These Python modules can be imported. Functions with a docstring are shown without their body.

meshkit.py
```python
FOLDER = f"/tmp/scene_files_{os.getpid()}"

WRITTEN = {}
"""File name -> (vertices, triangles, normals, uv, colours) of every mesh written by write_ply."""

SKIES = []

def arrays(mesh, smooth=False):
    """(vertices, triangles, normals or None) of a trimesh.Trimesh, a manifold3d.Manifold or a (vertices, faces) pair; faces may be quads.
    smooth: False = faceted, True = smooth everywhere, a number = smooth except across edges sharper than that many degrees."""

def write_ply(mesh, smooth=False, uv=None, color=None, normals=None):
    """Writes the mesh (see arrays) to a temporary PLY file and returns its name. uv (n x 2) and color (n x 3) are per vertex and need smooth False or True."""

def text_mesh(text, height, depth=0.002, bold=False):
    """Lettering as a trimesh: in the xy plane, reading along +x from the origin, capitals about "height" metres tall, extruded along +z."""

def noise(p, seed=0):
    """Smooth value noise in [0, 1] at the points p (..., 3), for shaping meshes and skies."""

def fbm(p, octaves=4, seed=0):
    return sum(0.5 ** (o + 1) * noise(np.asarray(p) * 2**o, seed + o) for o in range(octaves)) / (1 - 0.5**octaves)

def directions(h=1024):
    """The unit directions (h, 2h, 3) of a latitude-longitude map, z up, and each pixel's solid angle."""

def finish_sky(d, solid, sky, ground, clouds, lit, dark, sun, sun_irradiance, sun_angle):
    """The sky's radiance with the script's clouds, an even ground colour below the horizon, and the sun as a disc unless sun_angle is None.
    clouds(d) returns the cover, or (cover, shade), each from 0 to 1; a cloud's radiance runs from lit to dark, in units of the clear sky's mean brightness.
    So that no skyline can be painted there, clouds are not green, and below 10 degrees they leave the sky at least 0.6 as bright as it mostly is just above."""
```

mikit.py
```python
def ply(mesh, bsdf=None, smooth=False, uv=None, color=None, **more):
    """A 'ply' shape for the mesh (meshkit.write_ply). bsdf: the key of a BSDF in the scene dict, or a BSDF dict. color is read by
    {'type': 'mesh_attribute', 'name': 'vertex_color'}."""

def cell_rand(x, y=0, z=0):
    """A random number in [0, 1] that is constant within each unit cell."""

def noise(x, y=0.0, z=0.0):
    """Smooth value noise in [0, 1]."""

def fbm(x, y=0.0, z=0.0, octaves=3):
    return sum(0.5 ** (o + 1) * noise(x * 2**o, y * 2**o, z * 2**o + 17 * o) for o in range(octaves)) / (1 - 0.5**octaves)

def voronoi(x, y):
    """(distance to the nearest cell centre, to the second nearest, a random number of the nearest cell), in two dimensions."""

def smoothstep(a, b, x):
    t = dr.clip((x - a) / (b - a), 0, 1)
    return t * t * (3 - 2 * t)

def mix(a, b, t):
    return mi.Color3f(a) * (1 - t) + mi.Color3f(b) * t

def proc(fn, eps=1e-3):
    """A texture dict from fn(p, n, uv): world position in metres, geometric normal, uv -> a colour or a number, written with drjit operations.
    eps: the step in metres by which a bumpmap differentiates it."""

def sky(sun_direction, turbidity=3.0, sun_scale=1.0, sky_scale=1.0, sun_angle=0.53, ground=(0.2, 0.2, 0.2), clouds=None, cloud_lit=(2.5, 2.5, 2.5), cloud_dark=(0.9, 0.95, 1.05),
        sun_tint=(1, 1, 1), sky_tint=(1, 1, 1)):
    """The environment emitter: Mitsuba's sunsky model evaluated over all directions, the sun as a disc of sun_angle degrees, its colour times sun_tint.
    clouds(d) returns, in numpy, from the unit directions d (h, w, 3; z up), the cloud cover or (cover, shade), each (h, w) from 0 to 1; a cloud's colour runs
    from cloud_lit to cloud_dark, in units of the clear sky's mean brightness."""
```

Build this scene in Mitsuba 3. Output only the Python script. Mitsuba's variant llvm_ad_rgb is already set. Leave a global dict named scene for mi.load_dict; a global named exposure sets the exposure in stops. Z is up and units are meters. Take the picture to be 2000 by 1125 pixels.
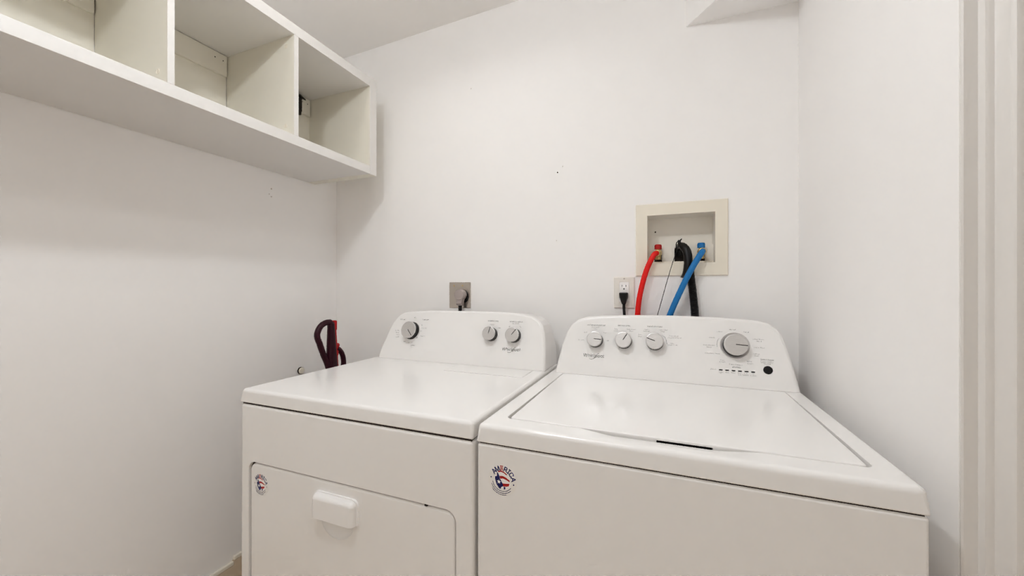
import math
import numpy as np
import trimesh
import manifold3d as m3
import mitsuba as mi
import mikit
import meshkit
from shapely.geometry import Polygon, LineString, Point, box as sbox
from shapely import affinity
from shapely.ops import unary_union

T = mi.ScalarTransform4f
scene, labels = {}, {}

# ------------------------------------------------------------------ camera, lights, exposure
exposure = 2.1
YAW = math.radians(21.8)
CAM = [0.0, 0.0, 1.193]
scene['camera'] = {
    'type': 'perspective', 'fov': 2 * math.degrees(math.atan(1000 / 750)), 'fov_axis': 'x', 'near_clip': 0.02,
    'to_world': T().look_at(CAM, [CAM[0] - math.sin(YAW), CAM[1] + math.cos(YAW), CAM[2]], [0, 0, 1]),
}
WARM = np.array([1.0, 0.98, 0.96])
COOL = np.array([0.945, 0.98, 1.01])
# two recessed downlights over the machines and dome lights, the last two added as fill (x, y, strength)
DOWNLIGHTS = [(-1.09, 0.86, 42.0), (-0.64, 0.86, 72.0)]
DOME_LIGHTS = [(-0.22, 0.24, 20.0), (-0.56, 0.16, 68.0), (-0.35, -1.10, 17.0)]
LIGHT_R, CAN_R, CAN_D = 0.020, 0.045, 0.016


def ceil_z(x):
    return 2.371 + 0.0325 * (x + 0.554)


# ------------------------------------------------------------------ materials
def rgb(c):
    return {'type': 'rgb', 'value': [float(x) for x in c]}


def diffuse(name, c):
    scene[name] = {'type': 'twosided', 'bsdf': {'type': 'diffuse', 'reflectance': rgb(c)}}


def plastic(name, c, a=0.1, ior=1.5):
    scene[name] = {'type': 'twosided', 'bsdf': {'type': 'roughplastic', 'diffuse_reflectance': rgb(c), 'alpha': a, 'int_ior': ior, 'nonlinear': False}}


def metal(name, c, a=0.2):
    scene[name] = {'type': 'twosided', 'bsdf': {'type': 'principled', 'base_color': rgb(c), 'metallic': 1.0, 'roughness': a}}


def wall_paint(p, n, uv):
    v = mikit.fbm(p.x * 3.0, p.y * 3.0, p.z * 3.0)
    return mikit.mix((0.895, 0.880, 0.868), (0.905, 0.893, 0.882), v)


def wood(p, n, uv):
    pl = mikit.cell_rand(mi.Float(p.x) / 0.13, mi.Float(p.y) / 1.2)
    g = mikit.fbm(p.x * 60.0, p.y * 4.0, pl * 9.0)
    return mikit.mix((0.62, 0.52, 0.41), (0.74, 0.64, 0.53), g * 0.7 + pl * 0.3)


def brushed(p, n, uv):
    return mikit.mix((0.58, 0.56, 0.545), (0.68, 0.66, 0.645), mikit.noise(p.x * 90.0, p.y * 90.0, p.z * 1500.0))


scene['wall_paint'] = {'type': 'twosided', 'bsdf': {'type': 'diffuse', 'reflectance': mikit.proc(wall_paint)}}
scene['floor_wood'] = {'type': 'twosided', 'bsdf': {'type': 'diffuse', 'reflectance': mikit.proc(wood)}}
scene['knob_metal'] = {'type': 'twosided', 'bsdf': {'type': 'principled', 'base_color': mikit.proc(brushed), 'metallic': 0.6, 'roughness': 0.36}}
diffuse('ceiling_paint', (0.90, 0.885, 0.865))
plastic('trim_paint', (0.80, 0.775, 0.745), 0.22)
diffuse('baseboard_shade', (0.66, 0.55, 0.42))
diffuse('cap_lit', (0.82, 0.78, 0.68))
plastic('enamel', (0.87, 0.857, 0.84), 0.045)
plastic('console_plastic', (0.87, 0.855, 0.84), 0.09)
plastic('white_plastic', (0.92, 0.91, 0.90), 0.12)
plastic('melamine', (0.91, 0.875, 0.775), 0.30)
plastic('edge_band', (0.87, 0.85, 0.82), 0.3)
plastic('cream_plastic', (0.87, 0.81, 0.69), 0.22)
plastic('tub_plastic', (0.88, 0.845, 0.775), 0.22)
plastic('outlet_plastic', (0.84, 0.80, 0.74), 0.15)
plastic('black_plastic', (0.004, 0.0036, 0.004), 0.18, 1.33)
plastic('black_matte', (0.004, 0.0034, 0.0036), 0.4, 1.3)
plastic('grey_plug', (0.40, 0.34, 0.32), 0.22)
plastic('maroon_plastic', (0.028, 0.002, 0.008), 0.2, 1.3)
plastic('red_trim', (0.42, 0.006, 0.008), 0.15, 1.38)
plastic('red_rubber', (0.74, 0.008, 0.005), 0.25, 1.33)
plastic('blue_rubber', (0.01, 0.17, 0.46), 0.25, 1.33)
plastic('red_handle', (0.44, 0.01, 0.01), 0.2, 1.35)
plastic('blue_handle', (0.01, 0.16, 0.46), 0.2, 1.35)
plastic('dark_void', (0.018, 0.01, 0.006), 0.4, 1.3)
plastic('grey_ink', (0.2, 0.2, 0.2), 0.3, 1.3)
plastic('dark_ink', (0.01, 0.01, 0.012), 0.3, 1.3)
plastic('pointer_ink', (0.09, 0.085, 0.085), 0.3, 1.3)
plastic('navy_ink', (0.006, 0.008, 0.09), 0.2, 1.35)
plastic('red_ink', (0.4, 0.012, 0.01), 0.2, 1.35)
plastic('print_grey', (0.10, 0.10, 0.16), 0.2, 1.35)
plastic('sticker_film', (0.86, 0.835, 0.80), 0.06)
plastic('sticker_white', (0.93, 0.90, 0.88), 0.1)
metal('steel', (0.52, 0.47, 0.42), 0.28)
metal('chrome', (0.75, 0.73, 0.70), 0.15)
metal('brass', (0.62, 0.45, 0.20), 0.3)
metal('dark_metal', (0.06, 0.055, 0.05), 0.4)

# ------------------------------------------------------------------ helpers
COUNT = {}


def key_for(base):
    n = COUNT.get(base, 0)
    COUNT[base] = n + 1
    return base if n == 0 else '%s_%03d' % (base, n)


def obj(name, mesh, bsdf, parent=None, smooth=35, label=None, **more):
    key = key_for((parent + '__' if parent else '') + name)
    scene[key] = mikit.ply(mesh, bsdf, smooth=smooth, **more)
    if label:
        labels.setdefault(key, {})['label'] = label
    return key


def thing(name, label, cat, group=None):
    key = key_for(name)
    labels[key] = {'label': label, 'category': cat}
    if group:
        labels[key]['group'] = group
    return key


def struct(name, mesh, bsdf, label, cat='wall', smooth=False):
    key = obj(name, mesh, bsdf, None, smooth)
    labels[key] = {'label': label, 'category': cat, 'kind': 'structure'}
    return key


def man(tm):
    return m3.Manifold(m3.Mesh(np.asarray(tm.vertices, np.float32), np.asarray(tm.faces, np.uint32)))


def tm_of(m):
    g = m.to_mesh()
    return trimesh.Trimesh(g.vert_properties[:, :3].astype(float), g.tri_verts, process=False)


def box(lo, hi):
    lo, hi = np.minimum(lo, hi), np.maximum(lo, hi)
    return m3.Manifold.cube(list(np.asarray(hi, float) - lo)).translate(list(map(float, lo)))


def balls(pts, rs, seg=20):
    s = {}
    out = []
    for p, r in zip(pts, rs):
        r = float(r)
        if r not in s:
            s[r] = m3.Manifold.sphere(r, seg)
        out.append(s[r].translate([float(x) for x in p]))
    return m3.Manifold.batch_hull(out)


def rbox(lo, hi, r=0.003, rb=None, seg=16):
    """Rounded box; rb is the radius of the lower edges."""
    rb = r if rb is None else rb
    lo, hi = np.asarray(lo, float), np.asarray(hi, float)
    pts, rs = [], []
    for k, q in ((0, rb), (1, r)):
        z = lo[2] + q if k == 0 else hi[2] - q
        for x in (lo[0] + q, hi[0] - q):
            for y in (lo[1] + q, hi[1] - q):
                pts.append((x, y, z))
                rs.append(q)
    return balls(pts, rs, seg)


def extrude(poly, h, z0=0.0):
    """Shapely (multi)polygon in xy, extruded along z."""
    geoms = [g for g in getattr(poly, 'geoms', [poly]) if g.area > 0]
    t = trimesh.util.concatenate([trimesh.creation.extrude_polygon(g, h, engine='earcut') for g in geoms])
    t.apply_translation([0, 0, z0])
    return t


def spline(pts, n=10):
    p = np.asarray(pts, float)
    p = np.vstack([2 * p[0] - p[1], p, 2 * p[-1] - p[-2]])
    out = []
    for i in range(1, len(p) - 2):
        t = np.linspace(0, 1, n, endpoint=False)[:, None]
        a, b, c, d = p[i - 1], p[i], p[i + 1], p[i + 2]
        out.append(0.5 * (2 * b + (c - a) * t + (2 * a - 5 * b + 4 * c - d) * t ** 2 + (3 * b - a - 3 * c + d) * t ** 3))
    return np.vstack(out + [p[-2][None]])


def tube(path, r, seg=16):
    p = np.asarray(path, float)
    r = np.broadcast_to(np.asarray(r, float), len(p))
    t = np.gradient(p, axis=0)
    t /= np.linalg.norm(t, axis=1, keepdims=True)
    a = np.cross(t[0], [0.31, 0.77, 0.55])
    a /= np.linalg.norm(a)
    ang = np.linspace(0, 2 * np.pi, seg, endpoint=False)
    V = []
    for i in range(len(p)):
        a = a - t[i] * (a @ t[i])
        a /= np.linalg.norm(a)
        b = np.cross(t[i], a)
        V.append(p[i] + r[i] * (np.cos(ang)[:, None] * a + np.sin(ang)[:, None] * b))
    V = np.vstack(V + [p[:1], p[-1:]])
    F = []
    n = len(p)
    for i in range(n - 1):
        for j in range(seg):
            k = (j + 1) % seg
            F += [[i * seg + j, i * seg + k, (i + 1) * seg + k], [i * seg + j, (i + 1) * seg + k, (i + 1) * seg + j]]
    for j in range(seg):
        k = (j + 1) % seg
        F += [[n * seg, k, j], [n * seg + 1, (n - 1) * seg + j, (n - 1) * seg + k]]
    return trimesh.Trimesh(V, F, process=False)


def lathe(profile, seg=40):
    """Profile of (radius, height) from axis to axis, revolved about z."""
    t = trimesh.creation.revolve(np.asarray(profile, float), sections=seg)
    if t.volume < 0:
        t.invert()
    return t


def moved(t, M):
    t = t.copy()
    t.apply_transform(M)
    return t


def cat(ms):
    return trimesh.util.concatenate(list(ms))


def rrect(x0, y0, x1, y1, r, corners=None):
    g = sbox(x0 + r, y0 + r, x1 - r, y1 - r).buffer(r, quad_segs=10)
    return g


# local frames: columns are the local x, y, z axes
def frame(o, x, y, z):
    M = np.eye(4)
    M[:3, 0], M[:3, 1], M[:3, 2], M[:3, 3] = x, y, z, o
    return M


def on_front(y):          # local (x, z, out) on a face at Y = y that looks to -Y
    return frame((0, y, 0), (1, 0, 0), (0, 0, 1), (0, -1, 0))


def on_left_wall(x):      # local (y, z, out) on a face at X = x that looks to +X
    return frame((x, 0, 0), (0, 1, 0), (0, 0, 1), (1, 0, 0))


# ------------------------------------------------------------------ the room
YB, XL, XR, YS = 1.470, -1.5424, 0.392, 0.752
back = box((XL - 0.12, YB, -0.1), (1.52, YB + 0.14, 2.56)) - box((-0.0645, YB - 0.1, 1.2775), (0.1595, YB + 0.095, 1.4555))
WB = struct('wall_back', back, 'wall_paint', 'white painted back wall behind the two machines')
WL = struct('wall_left', box((XL - 0.12, -1.6, -0.1), (XL, YB, 2.56)), 'wall_paint', 'white painted left wall under the wall cabinet')
WR = struct('wall_right', box((XR, YS, -0.1), (1.52, YB, 2.56)), 'wall_paint', 'white painted right wall beside the washing machine')
struct('wall_side', box((1.4, -1.6, -0.1), (1.52, YS, 2.56)), 'wall_paint', 'white hall wall outside the frame on the right')
struct('wall_front', box((XL - 0.12, -1.72, -0.1), (1.52, -1.6, 2.56)), 'wall_paint', 'white wall behind the viewer')
struct('floor', box((XL - 0.12, -1.72, -0.1), (1.52, YB + 0.14, 0.0)), 'floor_wood', 'wooden floor below the machines', 'floor')
cv = np.array([(x, y, ceil_z(x) + dz) for dz in (0, 0.08) for x, y in ((XL - 0.12, -1.72), (1.52, -1.72), (1.52, YB + 0.14), (XL - 0.12, YB + 0.14))])
ceil = m3.Manifold.hull_points(cv)
for x, y, _ in DOWNLIGHTS:
    ceil = ceil - m3.Manifold.cylinder(0.11, CAN_R, CAN_R, 48).translate([x, y, ceil_z(x) - 0.07])
struct('ceiling', ceil, 'ceiling_paint', 'off white ceiling above the cabinet', 'ceiling')
so = Polygon([(0.0664, YB), (XR, 1.053), (XR, YB)])
struct('trim_2', extrude(so, ceil_z(0.3) + 0.03 - 2.1035, 2.1035), 'wall_paint', 'boxed-in triangular soffit in the upper right corner of the room', 'soffit')

# door casing on the wall that looks at the viewer, stepped profile in plan (x, y)
prof = [(0.3925, YS), (0.3925, YS - 0.003), (0.3945, YS - 0.0045), (0.4090, YS - 0.0050), (0.4105, YS - 0.0075), (0.4125, YS - 0.0125),
        (0.4160, YS - 0.0140), (0.4205, YS - 0.0145), (0.4225, YS - 0.0165), (0.4250, YS - 0.0215), (0.4262, YS - 0.0270), (0.4275, YS - 0.0320), (0.4300, YS - 0.0350),
        (0.4350, YS - 0.0360), (0.4860, YS - 0.0350), (0.4920, YS - 0.0320), (0.4940, YS - 0.0260), (0.4940, YS)]
struct('trim_1', extrude(Polygon(prof), 2.2), 'trim_paint', 'grey white moulded door casing along the right edge', 'door casing', smooth=30)

# baseboard along the left wall: two lengths of unequal height with a light top edge; its colours hold shade, floor bounce and edge light
BB = thing('baseboard_left', 'baseboard with shade painted tan and a pale lit top edge low on the left wall', 'baseboard')
labels[BB]['kind'] = 'structure'
for y0, y1, zt in ((-1.58, 0.969, 0.133), (0.969, YB - 0.001, 0.150)):
    obj('board', box((XL, y0, 0.0), (XL + 0.010, y1, zt)), 'baseboard_shade', BB, False)
    obj('top_edge', rbox((XL, y0, zt), (XL + 0.0115, y1, zt + 0.016), 0.004), 'cap_lit', BB, label='top edge of the baseboard painted pale as if lit')

# small marks on the walls: nail holes and scuffs
for (x, z, r) in ((-0.3948, 1.6475, 0.0028), (-0.3742, 1.6692, 0.0022), (-0.3989, 1.3796, 0.0018), (-0.7779, 2.0519, 0.0022)):
    obj('nail_hole', moved(lathe([(0, 0), (r, 0), (r * 0.8, 0.0006), (0, 0.0004)], 12), frame((x, YB, z), (1, 0, 0), (0, 0, 1), (0, -1, 0))), 'dark_void' if r > 0.0025 else 'steel', WB)
for (y, z, r) in ((1.1258, 1.6105, 0.0035), (1.1168, 1.5868, 0.0025), (1.1258, 1.5781, 0.003)):
    obj('nail_hole', moved(lathe([(0, 0), (r, 0), (r * 0.8, 0.0006), (0, 0.0004)], 12), frame((XL, y, z), (0, 1, 0), (0, 0, 1), (1, 0, 0))), 'steel', WL)

# ------------------------------------------------------------------ lamps
def downlight(x, y, power, tint, label, group):
    k = thing('recessed_downlight', label, 'ceiling light', group)
    F = frame((x, y, ceil_z(x)), (1, 0, 0.0325), (0, 1, 0), (-0.0325, 0, 1))
    ring = lathe([(CAN_R, -0.001), (CAN_R + 0.003, -0.004), (CAN_R + 0.016, -0.004), (CAN_R + 0.022, -0.0005), (CAN_R, -0.0005), (CAN_R, -0.001)], 48)
    obj('trim_ring', moved(ring, F), 'white_plastic', k)
    can = lathe([(CAN_R - 0.0006, -0.001), (CAN_R - 0.0006, CAN_D + 0.004), (0, CAN_D + 0.004), (0, CAN_D + 0.001), (CAN_R - 0.0030, CAN_D + 0.001), (CAN_R - 0.0030, -0.001), (CAN_R - 0.0006, -0.001)], 48)
    obj('baffle', moved(can, F), 'grey_plug', k)
    lens = lathe([(0, CAN_D - 0.004), (LIGHT_R * 0.6, CAN_D - 0.0036), (LIGHT_R, CAN_D - 0.001), (LIGHT_R, CAN_D), (0, CAN_D)], 40)
    obj('lens', moved(lens, F), 'white_plastic', k, False, emitter={'type': 'area', 'radiance': rgb(tint * power)})


for i, (x, y, p) in enumerate(DOWNLIGHTS):
    downlight(x, y, p, WARM, ('round recessed ceiling light nearest the wall cabinet', 'round recessed ceiling light above the dryer')[i], None)
for i, (x, y, p) in enumerate(DOME_LIGHTS):
    k = thing('dome_light', ('white dome ceiling light nearer the right wall above the viewer', 'added white dome fill light nearer the cabinet above the viewer', 'added white dome fill light in the hall behind the viewer')[i], 'ceiling light')
    F = frame((x, y, ceil_z(x)), (1, 0, 0.0325), (0, 1, 0), (-0.0325, 0, 1))
    obj('base', moved(lathe([(0, 0.0005), (0.065, 0.0005), (0.065, -0.016), (0.060, -0.022), (0, -0.022)], 48), F), 'white_plastic', k)
    dome = lathe([(0, -0.058), (0.020, -0.0555), (0.036, -0.049), (0.046, -0.038), (0.050, -0.0225), (0, -0.0225)], 48)
    obj('shade', moved(dome, F), 'white_plastic', k, False, emitter={'type': 'area', 'radiance': rgb(COOL * p)})

# ------------------------------------------------------------------ wall cabinet without doors
CAB = thing('wall_cabinet', 'long white doorless wall cabinet with open cells hung on the left wall', 'cabinet')
XF = -1.178
ZB, ZT = 1.683, 2.0965
Y0, Y1 = 0.190, 1.3435
obj('bottom_panel', rbox((XL + 0.001, Y0 + 0.038, ZB), (XF, 1.3035, ZB + 0.034), 0.0012, seg=8), 'edge_band', CAB)
obj('top_panel', rbox((XL + 0.001, Y0 + 0.038, 2.0600), (XF, 1.3035, ZT), 0.0012, seg=8), 'edge_band', CAB)
for ya, yb in ((1.3040, Y1), (Y0, Y0 + 0.0375)):
    e = obj('end_panel', rbox((XL + 0.001, ya, ZB - 0.0005), (XF - 0.0006, yb, ZT + 0.0005), 0.0012, seg=8), 'melamine', CAB)
    obj('edge_strip', rbox((XF - 0.0018, ya, ZB - 0.0005), (XF + 0.0005, yb, ZT + 0.0005), 0.0008, seg=8), 'edge_band', e)
ZI0, ZI1 = ZB + 0.034, 2.0600
DIV = ((0.2275, 0.2280), (0.5825, 0.5980), (0.9420, 0.9590))
for ya, yb in DIV[1:]:
    d = obj('divider', rbox((XL + 0.010, ya, ZI0), (XF - 0.0006, yb, ZI1), 0.0008, seg=8), 'melamine', CAB)
    obj('edge_strip', rbox((XF - 0.0014, ya - 0.0001, ZI0), (XF - 0.0002, yb + 0.0001, ZI1), 0.0005, seg=8), 'edge_band', d)
    for (dx, zz) in ((-0.042, ZI0 + 0.036), (-0.040, ZI1 - 0.032)):
        cap = lathe([(0.0, 0.0), (0.0075, 0.0), (0.0075, 0.0006), (0.0065, 0.0010), (0.0058, 0.0003), (0.0, 0.0004)], 24)
        obj('cam_cap', moved(cap, frame((XF + dx, ya, zz), (1, 0, 0), (0, 0, 1), (0, -1, 0))), 'cream_plastic', d)
cells = ((0.2280, 0.5825), (0.5980, 0.9420), (0.9590, 1.3040))
for ya, yb in cells:
    obj('back_panel', box((XL + 0.001, ya, ZI0), (XL + 0.008, yb, ZI1)), 'melamine', CAB, False)
    rail = rbox((XL + 0.008, ya + 0.012 if ya > 0.95 else ya + 0.001, 1.982), (XL + 0.019, yb - 0.0035, ZI1 - 0.002), 0.001, seg=8)
    r = obj('hanging_rail', rail, 'melamine', CAB)
    for dy in (0.018, 0.045):
        obj('screw_hole', moved(lathe([(0, 0), (0.0022, 0), (0.0018, 0.0005), (0, 0.0003)], 12), frame((XL + 0.019, yb - dy, 2.035), (0, 1, 0), (0, 0, 1), (1, 0, 0))), 'dark_metal', r)
# dark steel suspension bracket in the right-hand cell
br = box((XL + 0.019, 1.200, 1.985), (XL + 0.025, 1.252, 2.048)) + box((XL + 0.019, 1.212, 1.966), (XL + 0.032, 1.243, 2.010)) + m3.Manifold.hull_points(np.array(
    [(XL + 0.019, 1.200, z) for z in (2.047, 2.053)] + [(XL + 0.019, 1.277, z) for z in (2.047, 2.053)] + [(XL + 0.046, 1.200, z) for z in (2.047, 2.053)]))
obj('suspension_bracket', br, 'dark_metal', CAB, False, label='dark metal suspension bracket in the right-hand cell')

# ------------------------------------------------------------------ control consoles
SL = 0.30
NRM = math.hypot(1, SL)
ES = np.array([0, SL / NRM, 1 / NRM])
EN = np.array([0, -1 / NRM, SL / NRM])
Z0 = 0.914
YC = 1.232


def face_frame():
    return frame((0, YC, Z0), (1, 0, 0), ES, EN)


def console_mesh(left, right, arch):
    """left / right: lists of (x, z) of the two sides from the bottom up; the front leans back."""
    poly = Polygon([*left, *arch, *right[::-1]])
    r = 0.011
    ins = poly.buffer(-r, join_style=1, quad_segs=4)
    ring = [p for p in LineString(ins.exterior.coords).simplify(0.0006).coords][:-1]
    pts, rs = [], []
    for x, z in ring:
        pts.append((x, YC + SL * (z - Z0) + r * NRM, z))
        rs.append(r)
        pts.append((x, 1.394 - 0.004, z))
        rs.append(0.004 if z > 1.0 else 0.010)
    m = balls(pts, rs, 28)
    return m.trim_by_plane([0, 0, 1], Z0 + 0.0004)


FACE = face_frame()


def put(t, x, s, h=0.0, rot=0.0, sx=1.0):
    """Place a mesh built around the local origin on the console face."""
    c, q = math.cos(rot), math.sin(rot)
    L = np.eye(4)
    L[:2, :2] = [[c * sx, -q], [q * sx, c]]
    L[:3, 3] = (x, s, h)
    return moved(t, FACE @ L)


def words(text, x, s, width, height, bold=False):
    """Flat print of a given width centred at (x, s) on the console face."""
    t = meshkit.text_mesh(text, height, 0.0004, bold)
    lo, hi = t.bounds
    t.apply_translation([-(lo[0] + hi[0]) / 2, -height / 2, 0])
    return put(t, x, s, -0.0002, 0, min(max(width / max(hi[0] - lo[0], 1e-6), 0.75), 1.25))


def stroke(pts, w):
    return put(extrude(LineString(pts).buffer(w / 2, quad_segs=3), 0.0004), 0, 0, -0.0002)


def knob(parent, x, s, r, h, ang, skirt=None, label=None):
    lab = label
    k = obj('knob', put(lathe([(0, 0.0), (r * 1.0, 0.0), (r * 0.985, h * 0.5), (r * 0.96, h * 0.82), (0, h * 0.82)], 48), x, s, 0.0002), 'black_plastic', parent, label=lab)
    cap = [(0, h * 0.70), (r * 0.93, h * 0.70), (r * 0.985, h * 0.74), (r, h * 0.82), (r * 0.985, h * 0.92), (r * 0.95, h * 0.975), (r * 0.90, h * 0.985), (r * 0.885, h * 0.965), (r * 0.86, h * 0.96), (0, h * 0.965)]
    obj('cap', put(lathe(cap, 56), x, s, 0.0), 'knob_metal', k, label='brushed silver knob cap')
    L = r * 0.90
    bar = extrude(LineString([(0.02 * r, 0), (L, 0)]).buffer(0.0013, quad_segs=4), 0.0006)
    obj('pointer', put(bar, x, s, h * 0.962, ang), 'pointer_ink', k)
    if skirt:
        sk = [(0, 0.0), (skirt, 0.0), (skirt * 0.99, 0.003), (skirt * 0.95, 0.0045), (r * 1.02, 0.0035), (r * 0.99, 0.0012), (0, 0.0012)]
        obj('skirt', put(lathe(sk, 56), x, s, 0.0001), 'knob_metal', k, label='silver ring around the knob')
    return k


def logo(parent, x0, x1, s, slope=0.0):
    t = meshkit.text_mesh('Whirlpool', 0.0105, 0.0004)
    lo, hi = t.bounds
    w = x1 - x0
    t.apply_translation([-lo[0], 0, 0])
    k = w / (hi[0] - lo[0])
    ms = [put(t, x0, s, -0.0002, 0, k)]
    sw = [(0.30, -0.0050), (0.36, -0.0066), (0.44, -0.0060), (0.52, -0.0030), (0.60, 0.0030), (0.66, 0.0090), (0.69, 0.0125), (0.74, 0.0132)]
    sp = spline([(x0 + w * a, s + b, 0) for a, b in sw], 6)[:, :2]
    ms.append(stroke(sp, 0.0011))
    return obj('logo', cat(ms), 'dark_ink', parent, False, label='dark lettered wordmark with a swoosh')


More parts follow.
